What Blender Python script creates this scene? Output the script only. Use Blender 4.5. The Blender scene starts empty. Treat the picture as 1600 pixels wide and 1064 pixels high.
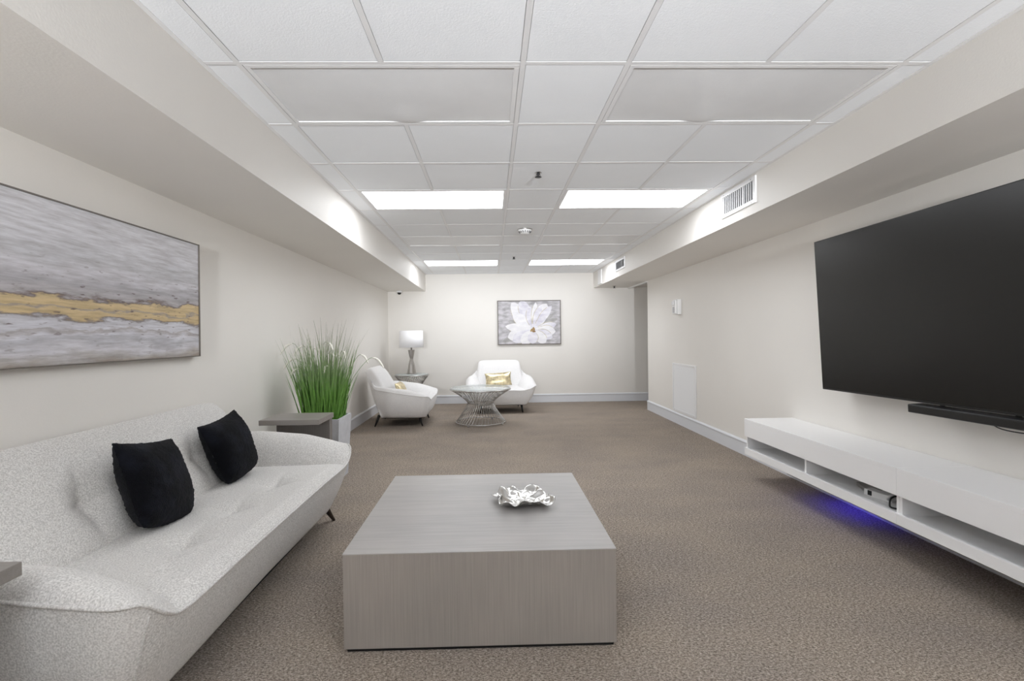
import bpy, bmesh, math, random
from mathutils import Vector, Matrix, noise
random.seed(7)
S = bpy.context.scene
COL = S.collection
PI = math.pi

# ------------------------------------------------------------------ camera
EYE = 1.274
cd = bpy.data.cameras.new('camera')
cam = bpy.data.objects.new('camera', cd)
COL.objects.link(cam)
cd.sensor_fit = 'HORIZONTAL'
cd.sensor_width = 36.0
cd.lens = 762.4 * 36.0 / 1600.0
cd.shift_x = 0.00945
cd.clip_start = 0.02
right = Vector((0.99965357, -0.02321641, -0.0123991))
down = Vector((-0.0126204, -0.00941011, -0.99987608))
fwd = Vector((0.02309686, 0.99968617, -0.00969985))
cam.matrix_world = Matrix(((right.x, -down.x, -fwd.x, 0), (right.y, -down.y, -fwd.y, 0), (right.z, -down.z, -fwd.z, EYE), (0, 0, 0, 1)))
S.camera = cam

# ------------------------------------------------------------------ world, exposure, lamp strengths
w = bpy.data.worlds.new('world')
S.world = w
w.use_nodes = True
w.node_tree.nodes['Background'].inputs[0].default_value = (0, 0, 0, 1)
w.node_tree.nodes['Background'].inputs[1].default_value = 0
S.view_settings.view_transform = 'Standard'
S.view_settings.look = 'None'
S.view_settings.gamma = 1
S.view_settings.use_curve_mapping = False
S.view_settings.exposure = 0.13
TROFFER = 9.6          # emission of the lit ceiling panels
FILL_POWER = 1380.0        # added fill lamps out of view, to brighten ceiling and soffits
S.cycles.max_bounces = 10
S.cycles.diffuse_bounces = 8
S.cycles.glossy_bounces = 4
S.cycles.caustics_reflective = False
S.cycles.caustics_refractive = False
S.cycles.sample_clamp_indirect = 8
S.cycles.use_denoising = True

# ------------------------------------------------------------------ dimensions of the room (metres)
CZ = 2.451                     # ceiling
XL, XR = -1.94, 2.63           # side walls
YB, YF = 9.26, -4.2            # far wall, wall behind the camera
YRE = 8.13                     # where the right wall ends and the passage begins
XP = 4.4                       # end of the passage
SLX, SLZ = -1.225, 2.13        # left soffit
SRX, SRZ = 1.965, 2.16         # right soffit


# ------------------------------------------------------------------ materials
def nt(name):
    m = bpy.data.materials.new(name)
    m.use_nodes = True
    n = m.node_tree.nodes
    return m, n, m.node_tree.links, n['Principled BSDF']


def mat(name, col, rough=0.6, metal=0.0, spec=0.4, noise_amt=0.0, noise_scale=8.0, bump=0.0, bump_scale=60.0, stretch=None, sheen=0.0, coat=0.0):
    m, n, l, p = nt(name)
    p.inputs['Roughness'].default_value = rough
    p.inputs['Metallic'].default_value = metal
    p.inputs['Specular IOR Level'].default_value = spec
    if sheen:
        p.inputs['Sheen Weight'].default_value = sheen
        p.inputs['Sheen Roughness'].default_value = 0.5
    if coat:
        p.inputs['Coat Weight'].default_value = coat
    tc = n.new('ShaderNodeTexCoord')
    mp = n.new('ShaderNodeMapping')
    l.new(tc.outputs['Object'], mp.inputs['Vector'])
    if stretch:
        mp.inputs['Scale'].default_value = stretch
    nz = n.new('ShaderNodeTexNoise')
    nz.inputs['Scale'].default_value = noise_scale
    nz.inputs['Detail'].default_value = 4
    l.new(mp.outputs[0], nz.inputs['Vector'])
    r = n.new('ShaderNodeValToRGB')
    a, b = 1 - noise_amt, 1 + noise_amt
    r.color_ramp.elements[0].position = 0.3
    r.color_ramp.elements[1].position = 0.7
    r.color_ramp.elements[0].color = (col[0] * a, col[1] * a, col[2] * a, 1)
    r.color_ramp.elements[1].color = (min(1, col[0] * b), min(1, col[1] * b), min(1, col[2] * b), 1)
    l.new(nz.outputs['Fac'], r.inputs['Fac'])
    l.new(r.outputs['Color'], p.inputs['Base Color'])
    if bump:
        n2 = n.new('ShaderNodeTexNoise')
        n2.inputs['Scale'].default_value = bump_scale
        n2.inputs['Detail'].default_value = 3
        l.new(mp.outputs[0], n2.inputs['Vector'])
        bp = n.new('ShaderNodeBump')
        bp.inputs['Strength'].default_value = bump
        bp.inputs['Distance'].default_value = 0.004
        l.new(n2.outputs['Fac'], bp.inputs['Height'])
        l.new(bp.outputs['Normal'], p.inputs['Normal'])
    return m


def emit(name, col, strength):
    m, n, l, p = nt(name)
    n.remove(p)
    e = n.new('ShaderNodeEmission')
    e.inputs[0].default_value = (*col, 1)
    e.inputs[1].default_value = strength
    l.new(e.outputs[0], n['Material Output'].inputs[0])
    return m


M = {}
M['wall'] = mat('wall_paint', (0.80, 0.775, 0.735), 0.55, noise_amt=0.012, noise_scale=1.4, bump=0.10, bump_scale=110)
M['wall_unseen_dark'] = mat('unseen_wall_darkened', (0.10, 0.10, 0.10), 0.7)  # unseen rear wall, darkened to cut light bounced onto the furniture fronts
M['tile'] = mat('ceiling_tile', (0.885, 0.905, 0.93), 0.85, noise_amt=0.012, noise_scale=3, bump=0.22, bump_scale=160)
M['tbar'] = mat('white_t_bar', (0.80, 0.80, 0.805), 0.4)
M['trim'] = mat('baseboard_white', (0.72, 0.735, 0.77), 0.3)
M['white'] = mat('white_plastic', (0.82, 0.82, 0.82), 0.35)
M['white_gloss'] = mat('white_lacquer', (0.92, 0.92, 0.925), 0.25)
M['white_metal'] = mat('white_painted_metal', (0.82, 0.82, 0.825), 0.35)
M['dark_gap'] = mat('dark_cavity', (0.10, 0.10, 0.105), 0.8)
M['lens_off'] = mat('acrylic_lens_unlit', (0.76, 0.765, 0.775), 0.35, noise_amt=0.02, noise_scale=6, bump=0.25, bump_scale=300)
M['lens_on'] = emit('acrylic_lens_lit', (0.972, 1.0, 1.04), TROFFER)
M['black'] = mat('black_plastic', (0.012, 0.012, 0.013), 0.4)
M['screen'] = mat('tv_screen', (0.006, 0.006, 0.0055), 0.25, spec=0.5)
M['bezel'] = mat('tv_bezel', (0.02, 0.02, 0.02), 0.35)
M['chrome'] = mat('polished_steel', (0.52, 0.51, 0.495), 0.2, metal=1.0)
M['nickel'] = mat('brushed_nickel', (0.42, 0.40, 0.38), 0.28, metal=1.0)
M['silver'] = mat('silver_leaf', (0.72, 0.71, 0.69), 0.24, metal=1.0)
M['gold'] = mat('gold_satin', (0.72, 0.62, 0.40), 0.32, metal=0.75, noise_amt=0.35, noise_scale=22, bump=0.3, bump_scale=40)
M['gold_pale'] = mat('pale_champagne_satin', (0.74, 0.74, 0.68), 0.4, metal=0.3, noise_amt=0.1, noise_scale=25)
M['leg_wood'] = mat('dark_walnut', (0.030, 0.018, 0.012), 0.35, noise_amt=0.3, noise_scale=30)
M['leg_metal'] = mat('black_metal', (0.012, 0.012, 0.012), 0.35)
M['under'] = mat('black_lining', (0.02, 0.02, 0.02), 0.9)
M['shade'] = mat('white_linen_shade', (0.95, 0.95, 0.97), 0.8, bump=0.1, bump_scale=250)
M['planter'] = mat('grey_stone_planter', (0.56, 0.57, 0.60), 0.7, noise_amt=0.06, noise_scale=20, bump=0.3, bump_scale=70)
M['soil'] = mat('soil', (0.05, 0.035, 0.025), 0.95, noise_amt=0.3, noise_scale=60, bump=0.6)
M['plume'] = mat('cream_plume', (0.80, 0.77, 0.70), 0.8, noise_amt=0.1, noise_scale=90)
M['frame_dark'] = mat('dark_bronze_frame', (0.10, 0.085, 0.07), 0.4, metal=0.3)
M['frame_grey'] = mat('antique_silver_frame', (0.17, 0.15, 0.13), 0.4, metal=0.3)
M['cable_white'] = mat('white_cable', (0.80, 0.80, 0.80), 0.4)
M['under_shade'] = mat('white_melamine_in_shade', (0.36, 0.35, 0.34), 0.5)  # white box under the console, its shade put into a grey colour
M['duct'] = mat('galvanised_duct', (0.30, 0.30, 0.31), 0.6)
M['bulb'] = mat('frosted_bulb', (0.9, 0.9, 0.88), 0.3)
M['led'] = emit('blue_led', (0.04, 0.02, 1.0), 13.0)


def fabric_mat(name, c0, c1):
    m, n, l, p = nt(name)
    tc = n.new('ShaderNodeTexCoord')
    n1 = n.new('ShaderNodeTexNoise'); n1.inputs['Scale'].default_value = 190; n1.inputs['Detail'].default_value = 3
    n2 = n.new('ShaderNodeTexNoise'); n2.inputs['Scale'].default_value = 5; n2.inputs['Detail'].default_value = 3
    l.new(tc.outputs['Object'], n1.inputs['Vector']); l.new(tc.outputs['Object'], n2.inputs['Vector'])
    r = n.new('ShaderNodeValToRGB')
    r.color_ramp.elements[0].position = 0.34; r.color_ramp.elements[1].position = 0.66
    r.color_ramp.elements[0].color = (*c0, 1)
    r.color_ramp.elements[1].color = (*c1, 1)
    l.new(n1.outputs['Fac'], r.inputs['Fac'])
    mx = n.new('ShaderNodeMix'); mx.data_type = 'RGBA'; mx.blend_type = 'MULTIPLY'
    mx.inputs[0].default_value = 0.5
    r2 = n.new('ShaderNodeValToRGB')
    r2.color_ramp.elements[0].color = (0.86, 0.86, 0.87, 1); r2.color_ramp.elements[1].color = (1, 1, 1, 1)
    l.new(n2.outputs['Fac'], r2.inputs['Fac'])
    l.new(r.outputs['Color'], mx.inputs[6]); l.new(r2.outputs['Color'], mx.inputs[7])
    l.new(mx.outputs[2], p.inputs['Base Color'])
    p.inputs['Roughness'].default_value = 0.9
    p.inputs['Sheen Weight'].default_value = 0.25
    p.inputs['Specular IOR Level'].default_value = 0.2
    bp = n.new('ShaderNodeBump'); bp.inputs['Strength'].default_value = 0.35; bp.inputs['Distance'].default_value = 0.003
    l.new(n1.outputs['Fac'], bp.inputs['Height']); l.new(bp.outputs['Normal'], p.inputs['Normal'])
    return m


def carpet_mat():
    m, n, l, p = nt('speckled_carpet')
    tc = n.new('ShaderNodeTexCoord')
    n1 = n.new('ShaderNodeTexNoise'); n1.inputs['Scale'].default_value = 125; n1.inputs['Detail'].default_value = 8; n1.inputs['Roughness'].default_value = 0.9
    n2 = n.new('ShaderNodeTexNoise'); n2.inputs['Scale'].default_value = 2.2; n2.inputs['Detail'].default_value = 3
    n3 = n.new('ShaderNodeTexNoise'); n3.inputs['Scale'].default_value = 60; n3.inputs['Detail'].default_value = 2
    mp = n.new('ShaderNodeMapping'); mp.inputs['Scale'].default_value = (0.75, 1.25, 1)
    l.new(tc.outputs['Object'], mp.inputs['Vector'])
    for q in (n1, n2, n3):
        l.new(mp.outputs[0], q.inputs['Vector'])
    r = n.new('ShaderNodeValToRGB')
    e = r.color_ramp.elements
    e[0].position = 0.42; e[0].color = (0.085, 0.069, 0.055, 1)
    e[1].position = 0.60; e[1].color = (0.62, 0.55, 0.48, 1)
    k = e.new(0.5); k.color = (0.30, 0.257, 0.218, 1)
    l.new(n1.outputs['Fac'], r.inputs['Fac'])
    r2 = n.new('ShaderNodeValToRGB')
    r2.color_ramp.elements[0].position = 0.3; r2.color_ramp.elements[1].position = 0.7
    r2.color_ramp.elements[0].color = (0.9, 0.9, 0.92, 1); r2.color_ramp.elements[1].color = (1.08, 1.06, 1.03, 1)
    l.new(n2.outputs['Fac'], r2.inputs['Fac'])
    r3 = n.new('ShaderNodeValToRGB')
    r3.color_ramp.elements[0].position = 0.35; r3.color_ramp.elements[1].position = 0.65
    r3.color_ramp.elements[0].color = (0.84, 0.83, 0.82, 1); r3.color_ramp.elements[1].color = (1.1, 1.1, 1.1, 1)
    l.new(n3.outputs['Fac'], r3.inputs['Fac'])
    a = n.new('ShaderNodeMix'); a.data_type = 'RGBA'; a.blend_type = 'MULTIPLY'; a.inputs[0].default_value = 1
    b = n.new('ShaderNodeMix'); b.data_type = 'RGBA'; b.blend_type = 'MULTIPLY'; b.inputs[0].default_value = 1
    l.new(r.outputs['Color'], a.inputs[6]); l.new(r2.outputs['Color'], a.inputs[7])
    l.new(a.outputs[2], b.inputs[6]); l.new(r3.outputs['Color'], b.inputs[7])
    l.new(b.outputs[2], p.inputs['Base Color'])
    p.inputs['Roughness'].default_value = 1.0
    p.inputs['Specular IOR Level'].default_value = 0.05
    bp = n.new('ShaderNodeBump'); bp.inputs['Strength'].default_value = 0.3; bp.inputs['Distance'].default_value = 0.005
    l.new(n1.outputs['Fac'], bp.inputs['Height']); l.new(bp.outputs['Normal'], p.inputs['Normal'])
    return m


def wood_mat(name, base, vertical=False, amt=0.1):
    """grey limed oak, fine grain running along x on flat tops and up the sides"""
    m, n, l, p = nt(name)
    tc = n.new('ShaderNodeTexCoord')
    mp = n.new('ShaderNodeMapping')
    mp.inputs['Scale'].default_value = (90, 90, 2.2) if vertical else (2.2, 60, 60)
    l.new(tc.outputs['Object'], mp.inputs['Vector'])
    n1 = n.new('ShaderNodeTexNoise'); n1.inputs['Scale'].default_value = 1.6; n1.inputs['Detail'].default_value = 5
    l.new(mp.outputs[0], n1.inputs['Vector'])
    n2 = n.new('ShaderNodeTexNoise'); n2.inputs['Scale'].default_value = 3.0; n2.inputs['Detail'].default_value = 2
    l.new(tc.outputs['Object'], n2.inputs['Vector'])
    r = n.new('ShaderNodeValToRGB')
    r.color_ramp.elements[0].position = 0.25; r.color_ramp.elements[1].position = 0.75
    r.color_ramp.elements[0].color = (*[c * (1 - amt) for c in base], 1)
    r.color_ramp.elements[1].color = (*[c * (1 + amt) for c in base], 1)
    l.new(n1.outputs['Fac'], r.inputs['Fac'])
    r2 = n.new('ShaderNodeValToRGB')
    r2.color_ramp.elements[0].position = 0.3; r2.color_ramp.elements[1].position = 0.7
    r2.color_ramp.elements[0].color = (0.93, 0.93, 0.93, 1); r2.color_ramp.elements[1].color = (1.05, 1.04, 1.03, 1)
    l.new(n2.outputs['Fac'], r2.inputs['Fac'])
    a = n.new('ShaderNodeMix'); a.data_type = 'RGBA'; a.blend_type = 'MULTIPLY'; a.inputs[0].default_value = 1
    l.new(r.outputs['Color'], a.inputs[6]); l.new(r2.outputs['Color'], a.inputs[7])
    l.new(a.outputs[2], p.inputs['Base Color'])
    p.inputs['Roughness'].default_value = 0.38
    p.inputs['Specular IOR Level'].default_value = 0.4
    return m


def fur_mat():
    m, n, l, p = nt('black_plush')
    tc = n.new('ShaderNodeTexCoord')
    n1 = n.new('ShaderNodeTexNoise'); n1.inputs['Scale'].default_value = 9; n1.inputs['Detail'].default_value = 4
    n2 = n.new('ShaderNodeTexNoise'); n2.inputs['Scale'].default_value = 260; n2.inputs['Detail'].default_value = 2
    for q in (n1, n2):
        l.new(tc.outputs['Object'], q.inputs['Vector'])
    r = n.new('ShaderNodeValToRGB')
    r.color_ramp.elements[0].position = 0.42; r.color_ramp.elements[1].position = 0.75
    r.color_ramp.elements[0].color = (0.0035, 0.0038, 0.0055, 1); r.color_ramp.elements[1].color = (0.016, 0.018, 0.027, 1)
    l.new(n1.outputs['Fac'], r.inputs['Fac'])
    l.new(r.outputs['Color'], p.inputs['Base Color'])
    p.inputs['Roughness'].default_value = 0.95
    p.inputs['Specular IOR Level'].default_value = 0.08
    p.inputs['Sheen Weight'].default_value = 0.06
    bp = n.new('ShaderNodeBump'); bp.inputs['Strength'].default_value = 0.9; bp.inputs['Distance'].default_value = 0.006
    l.new(n2.outputs['Fac'], bp.inputs['Height']); l.new(bp.outputs['Normal'], p.inputs['Normal'])
    return m


def grass_mat():
    m, n, l, p = nt('grass_blade')
    tc = n.new('ShaderNodeTexCoord')
    sep = n.new('ShaderNodeSeparateXYZ')
    l.new(tc.outputs['Object'], sep.inputs[0])
    mr = n.new('ShaderNodeMapRange')
    mr.inputs[1].default_value = 0.5; mr.inputs[2].default_value = 1.35
    l.new(sep.outputs[2], mr.inputs[0])
    nz = n.new('ShaderNodeTexNoise'); nz.inputs['Scale'].default_value = 30
    l.new(tc.outputs['Object'], nz.inputs['Vector'])
    ad = n.new('ShaderNodeMath'); ad.operation = 'MULTIPLY_ADD'
    ad.inputs[1].default_value = 0.5
    l.new(nz.outputs['Fac'], ad.inputs[0]); 
    sb = n.new('ShaderNodeMath'); sb.operation = 'SUBTRACT'; sb.inputs[1].default_value = 0.25
    l.new(mr.outputs[0], sb.inputs[0]); l.new(sb.outputs[0], ad.inputs[2])
    r = n.new('ShaderNodeValToRGB')
    e = r.color_ramp.elements
    e[0].position = 0.0; e[0].color = (0.10, 0.27, 0.030, 1)
    e[1].position = 1.0; e[1].color = (0.20, 0.20, 0.14, 1)
    k = e.new(0.35); k.color = (0.17, 0.36, 0.07, 1)
    k = e.new(0.62); k.color = (0.24, 0.33, 0.16, 1)
    l.new(ad.outputs[0], r.inputs['Fac'])
    l.new(r.outputs['Color'], p.inputs['Base Color'])
    p.inputs['Roughness'].default_value = 0.5
    return m


def seascape_mat():
    """abstract seascape: pale grey sky, dark dabs, a golden dune, white and grey surf. v = height, u = length"""
    m, n, l, p = nt('abstract_seascape_paint')
    tc = n.new('ShaderNodeTexCoord')
    sep = n.new('ShaderNodeSeparateXYZ')
    l.new(tc.outputs['Object'], sep.inputs[0])
    mp = n.new('ShaderNodeMapping'); mp.inputs['Scale'].default_value = (1, 2.2, 9); mp.inputs['Rotation'].default_value = (math.radians(-3), 0, 0)
    l.new(tc.outputs['Object'], mp.inputs['Vector'])
    big = n.new('ShaderNodeTexNoise'); big.inputs['Scale'].default_value = 1.3; big.inputs['Detail'].default_value = 6; big.inputs['Roughness'].default_value = 0.6
    l.new(mp.outputs[0], big.inputs['Vector'])
    ad = n.new('ShaderNodeMath'); ad.operation = 'MULTIPLY_ADD'; ad.inputs[1].default_value = 0.16
    sub = n.new('ShaderNodeMath'); sub.operation = 'SUBTRACT'; sub.inputs[1].default_value = 0.08
    l.new(big.outputs['Fac'], ad.inputs[0]); l.new(sep.outputs[2], sub.inputs[0]); l.new(sub.outputs[0], ad.inputs[2])
    mr = n.new('ShaderNodeMapRange'); mr.inputs[1].default_value = 0.0; mr.inputs[2].default_value = 0.72
    l.new(ad.outputs[0], mr.inputs[0])
    r = n.new('ShaderNodeValToRGB')
    e = r.color_ramp.elements
    stops = [(0.0, (0.36, 0.31, 0.26)), (0.05, (0.50, 0.48, 0.47)), (0.09, (0.66, 0.65, 0.68)), (0.15, (0.50, 0.50, 0.53)), (0.185, (0.68, 0.68, 0.72)),
             (0.215, (0.44, 0.41, 0.41)), (0.23, (0.66, 0.66, 0.70)), (0.275, (0.62, 0.62, 0.66)), (0.29, (0.22, 0.19, 0.19)), (0.305, (0.60, 0.46, 0.25)),
             (0.345, (0.64, 0.50, 0.28)), (0.36, (0.36, 0.31, 0.27)), (0.372, (0.62, 0.48, 0.26)), (0.425, (0.64, 0.50, 0.28)), (0.437, (0.20, 0.16, 0.15)), (0.455, (0.48, 0.46, 0.47)),
             (0.52, (0.44, 0.43, 0.45)), (0.60, (0.64, 0.63, 0.66)), (0.68, (0.56, 0.56, 0.58)), (0.80, (0.68, 0.68, 0.71)), (1.0, (0.71, 0.71, 0.74))]
    e[0].position, e[0].color = stops[0][0], (*stops[0][1], 1)
    e[1].position, e[1].color = stops[-1][0], (*stops[-1][1], 1)
    for q, c in stops[1:-1]:
        k = e.new(q); k.color = (*c, 1)
    l.new(mr.outputs[0], r.inputs['Fac'])
    # palette-knife streaks
    mp2 = n.new('ShaderNodeMapping'); mp2.inputs['Scale'].default_value = (1, 5, 55); mp2.inputs['Rotation'].default_value = (math.radians(-4), 0, 0)
    l.new(tc.outputs['Object'], mp2.inputs['Vector'])
    st = n.new('ShaderNodeTexNoise'); st.inputs['Scale'].default_value = 1.0; st.inputs['Detail'].default_value = 5; st.inputs['Roughness'].default_value = 0.65
    l.new(mp2.outputs[0], st.inputs['Vector'])
    r2 = n.new('ShaderNodeValToRGB')
    r2.color_ramp.elements[0].position = 0.32; r2.color_ramp.elements[1].position = 0.62
    r2.color_ramp.elements[0].color = (0.72, 0.70, 0.70, 1); r2.color_ramp.elements[1].color = (1.06, 1.06, 1.07, 1)
    l.new(st.outputs['Fac'], r2.inputs['Fac'])
    a = n.new('ShaderNodeMix'); a.data_type = 'RGBA'; a.blend_type = 'MULTIPLY'; a.inputs[0].default_value = 1
    l.new(r.outputs['Color'], a.inputs[6]); l.new(r2.outputs['Color'], a.inputs[7])
    # scattered dark dabs around the dune
    mp3 = n.new('ShaderNodeMapping'); mp3.inputs['Scale'].default_value = (1, 14, 60)
    l.new(tc.outputs['Object'], mp3.inputs['Vector'])
    d = n.new('ShaderNodeTexNoise'); d.inputs['Scale'].default_value = 1.0; d.inputs['Detail'].default_value = 2
    l.new(mp3.outputs[0], d.inputs['Vector'])
    r3 = n.new('ShaderNodeValToRGB')
    r3.color_ramp.elements[0].position = 0.64; r3.color_ramp.elements[0].color = (0, 0, 0, 1)
    r3.color_ramp.elements[1].position = 0.70; r3.color_ramp.elements[1].color = (1, 1, 1, 1)
    l.new(d.outputs['Fac'], r3.inputs['Fac'])
    band = n.new('ShaderNodeValToRGB')
    be = band.color_ramp.elements
    be[0].position = 0.05; be[0].color = (0.15, 0.15, 0.15, 1); be[1].position = 0.75; be[1].color = (0, 0, 0, 1)
    k = be.new(0.30); k.color = (0.9, 0.9, 0.9, 1); k = be.new(0.5); k.color = (0.8, 0.8, 0.8, 1)
    l.new(mr.outputs[0], band.inputs['Fac'])
    mu = n.new('ShaderNodeMath'); mu.operation = 'MULTIPLY'
    l.new(r3.outputs['Color'], mu.inputs[0]); l.new(band.outputs['Color'], mu.inputs[1])
    b = n.new('ShaderNodeMix'); b.data_type = 'RGBA'; b.inputs[7].default_value = (0.13, 0.09, 0.085, 1)
    l.new(mu.outputs[0], b.inputs[0]); l.new(a.outputs[2], b.inputs[6])
    l.new(b.outputs[2], p.inputs['Base Color'])
    p.inputs['Roughness'].default_value = 0.6
    bp = n.new('ShaderNodeBump'); bp.inputs['Strength'].default_value = 0.3; bp.inputs['Distance'].default_value = 0.004
    l.new(st.outputs['Fac'], bp.inputs['Height']); l.new(bp.outputs['Normal'], p.inputs['Normal'])
    return m


M['fabric'] = fabric_mat('heathered_fabric', (0.52, 0.505, 0.485), (0.83, 0.815, 0.79))
M['fabric_pale'] = fabric_mat('pale_heathered_fabric', (0.76, 0.75, 0.745), (0.92, 0.91, 0.905))
M['carpet'] = carpet_mat()
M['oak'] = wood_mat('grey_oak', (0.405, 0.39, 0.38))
M['oak_side_shaded'] = wood_mat('grey_oak_upright_grain_shaded', (0.315, 0.285, 0.262), vertical=True)  # same oak as the table top, shade on the sides darkened into the colour
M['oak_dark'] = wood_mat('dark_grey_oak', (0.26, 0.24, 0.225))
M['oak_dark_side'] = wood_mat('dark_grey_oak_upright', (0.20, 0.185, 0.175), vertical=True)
M['fur'] = fur_mat()
M['grass'] = grass_mat()
M['seascape'] = seascape_mat()


def glass_mat():
    m, n, l, p = nt('clear_glass')
    p.inputs['Base Color'].default_value = (0.75, 0.82, 0.82, 1)
    p.inputs['Roughness'].default_value = 0.05
    p.inputs['Alpha'].default_value = 0.45
    p.inputs['Specular IOR Level'].default_value = 0.8
    return m


M['glass'] = glass_mat()


# ------------------------------------------------------------------ mesh helpers
def bx(bm, x0, x1, y0, y1, z0, z1, mi=0, bevel=0.0, seg=2):
    b = bm if not bevel else bmesh.new()
    vs = [b.verts.new((x, y, z)) for z in (z0, z1) for y in (y0, y1) for x in (x0, x1)]
    fs = []
    for q in ((0, 2, 3, 1), (4, 5, 7, 6), (0, 1, 5, 4), (2, 6, 7, 3), (0, 4, 6, 2), (1, 3, 7, 5)):
        f = b.faces.new([vs[i] for i in q]); f.material_index = mi; fs.append(f)
    if bevel:
        bmesh.ops.bevel(b, geom=list(b.edges), offset=bevel, segments=seg, profile=0.7, affect='EDGES')
        merge(bm, b, mi)
    return bm


def merge(bm, b, mi=None):
    idx = {}
    for v in b.verts:
        idx[v] = bm.verts.new(v.co)
    for f in b.faces:
        try:
            g = bm.faces.new([idx[v] for v in f.verts])
            g.material_index = f.material_index if mi is None else mi
            g.smooth = f.smooth
        except ValueError:
            pass
    b.free()


def tube(bm, pts, r, n=8, closed=False, mi=0, cap=True):
    pts = [Vector(p) for p in pts]
    rr = r if isinstance(r, (list, tuple)) else [r] * len(pts)
    rings = []
    N = len(pts)
    up = Vector((0, 0, 1))
    prev = None
    for i, p in enumerate(pts):
        a = pts[i - 1] if (i > 0 or closed) else p
        b = pts[(i + 1) % N] if (i < N - 1 or closed) else p
        t = (b - a).normalized()
        if prev is None:
            ref = up if abs(t.z) < 0.95 else Vector((1, 0, 0))
            u = t.cross(ref).normalized()
        else:
            u = (prev - t * prev.dot(t)).normalized()
        prev = u
        v = t.cross(u)
        rings.append([bm.verts.new(p + (u * math.cos(2 * PI * k / n) + v * math.sin(2 * PI * k / n)) * rr[i]) for k in range(n)])
    rng = range(N if closed else N - 1)
    for i in rng:
        A, B = rings[i], rings[(i + 1) % N]
        for k in range(n):
            f = bm.faces.new((A[k], A[(k + 1) % n], B[(k + 1) % n], B[k])); f.smooth = True; f.material_index = mi
    if cap and not closed:
        for R_ in (rings[0][::-1], rings[-1]):
            f = bm.faces.new(R_); f.material_index = mi
    return bm


def lathe(bm, prof, n=32, cx=0, cy=0, mi=0, smooth=True):
    rings = []
    for r, z in prof:
        if r < 1e-5:
            rings.append([bm.verts.new((cx, cy, z))])
        else:
            rings.append([bm.verts.new((cx + r * math.cos(2 * PI * k / n), cy + r * math.sin(2 * PI * k / n), z)) for k in range(n)])
    for A, B in zip(rings, rings[1:]):
        for k in range(n):
            q = []
            for v in (A[k % len(A)], A[(k + 1) % len(A)], B[(k + 1) % len(B)], B[k % len(B)]):
                if v not in q:
                    q.append(v)
            if len(q) > 2:
                f = bm.faces.new(q); f.smooth = smooth; f.material_index = mi
    return bm


def gridsurf(bm, fn, nu, nv, mi=0, flip=False, closeu=False):
    g = [[bm.verts.new(fn(i / nu, j / nv)) for j in range(nv + 1)] for i in range(nu if closeu else nu + 1)]
    R_ = len(g)
    for i in range(nu):
        for j in range(nv):
            q = (g[i][j], g[(i + 1) % R_][j], g[(i + 1) % R_][j + 1], g[i][j + 1])
            f = bm.faces.new(q[::-1] if flip else q); f.smooth = True; f.material_index = mi
    return g


def catmull(pts, per):
    out = []
    P = [Vector(p) for p in pts]
    n = len(P)
    for i in range(n - 1):
        p0 = P[max(0, i - 1)]; p1 = P[i]; p2 = P[i + 1]; p3 = P[min(n - 1, i + 2)]
        for k in range(per):
            t = k / per
            out.append(0.5 * ((2 * p1) + (p2 - p0) * t + (2 * p0 - 5 * p1 + 4 * p2 - p3) * t * t + (3 * p1 - p0 - 3 * p2 + p3) * t ** 3))
    out.append(P[-1])
    return out


def obj(name, bm, m, parent=None, loc=None, rot=None, fix=True):
    if fix:
        bmesh.ops.recalc_face_normals(bm, faces=list(bm.faces))
    me = bpy.data.meshes.new(name)
    bm.to_mesh(me); bm.free()
    for q in (m if isinstance(m, (list, tuple)) else [m]):
        me.materials.append(M[q] if isinstance(q, str) else q)
    o = bpy.data.objects.new(name, me)
    COL.objects.link(o)
    if parent:
        o.parent = parent
    if loc is not None:
        o.location = loc
    if rot is not None:
        o.rotation_euler = rot
    return o


def tag(o, label, cat, group=None):
    o['label'] = label; o['category'] = cat
    if group:
        o['group'] = group
    return o


def thing(name, label, cat, loc=(0, 0, 0), rot=(0, 0, 0), group=None):
    o = bpy.data.objects.new(name, None)
    o.empty_display_size = 0.1
    COL.objects.link(o)
    o.location = loc; o.rotation_euler = rot
    return tag(o, label, cat, group)


def struct(name, bm, m, parent=None):
    o = obj(name, bm, m, parent)
    if not parent:
        o['kind'] = 'structure'
    return o


def dup(root, loc, rot=None, label=None):
    r = root.copy(); COL.objects.link(r); r.location = loc
    if rot is not None:
        r.rotation_euler = rot
    if label:
        r['label'] = label
    for ch in list(root.children):
        c = ch.copy(); COL.objects.link(c); c.parent = r
        for g in list(ch.children):
            d = g.copy(); COL.objects.link(d); d.parent = c
    return r


NB = bmesh.new

# ------------------------------------------------------------------ room shell
b = NB(); bx(b, XL - 0.15, XP + 0.15, YF - 0.15, YB + 0.15, -0.12, 0.0); struct('floor', b, 'carpet')
b = NB(); bx(b, XL - 0.12, XL, YF, YB, 0, CZ + 0.12); struct('wall_left', b, 'wall')
b = NB(); bx(b, XL - 0.12, XP + 0.12, YB, YB + 0.12, 0, CZ + 0.12); struct('wall_back', b, 'wall')
b = NB(); bx(b, XR, XR + 0.14, YF, YRE, 0, CZ + 0.12); struct('wall_right', b, 'wall')
b = NB(); bx(b, XL - 0.12, XR + 0.14, YF - 0.12, YF, 0, CZ + 0.12); struct('wall_front', b, 'wall_unseen_dark')
b = NB(); bx(b, XP, XP + 0.12, YRE - 1.5, YB, 0, CZ + 0.12); bx(b, XR + 0.14, XP, YRE - 1.5 - 0.12, YRE - 1.5, 0, CZ + 0.12); struct('wall_passage', b, 'wall')
b = NB(); bx(b, XL, SLX, YF, YB, SLZ, CZ + 0.12); struct('soffit_left', b, 'wall')
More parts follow.
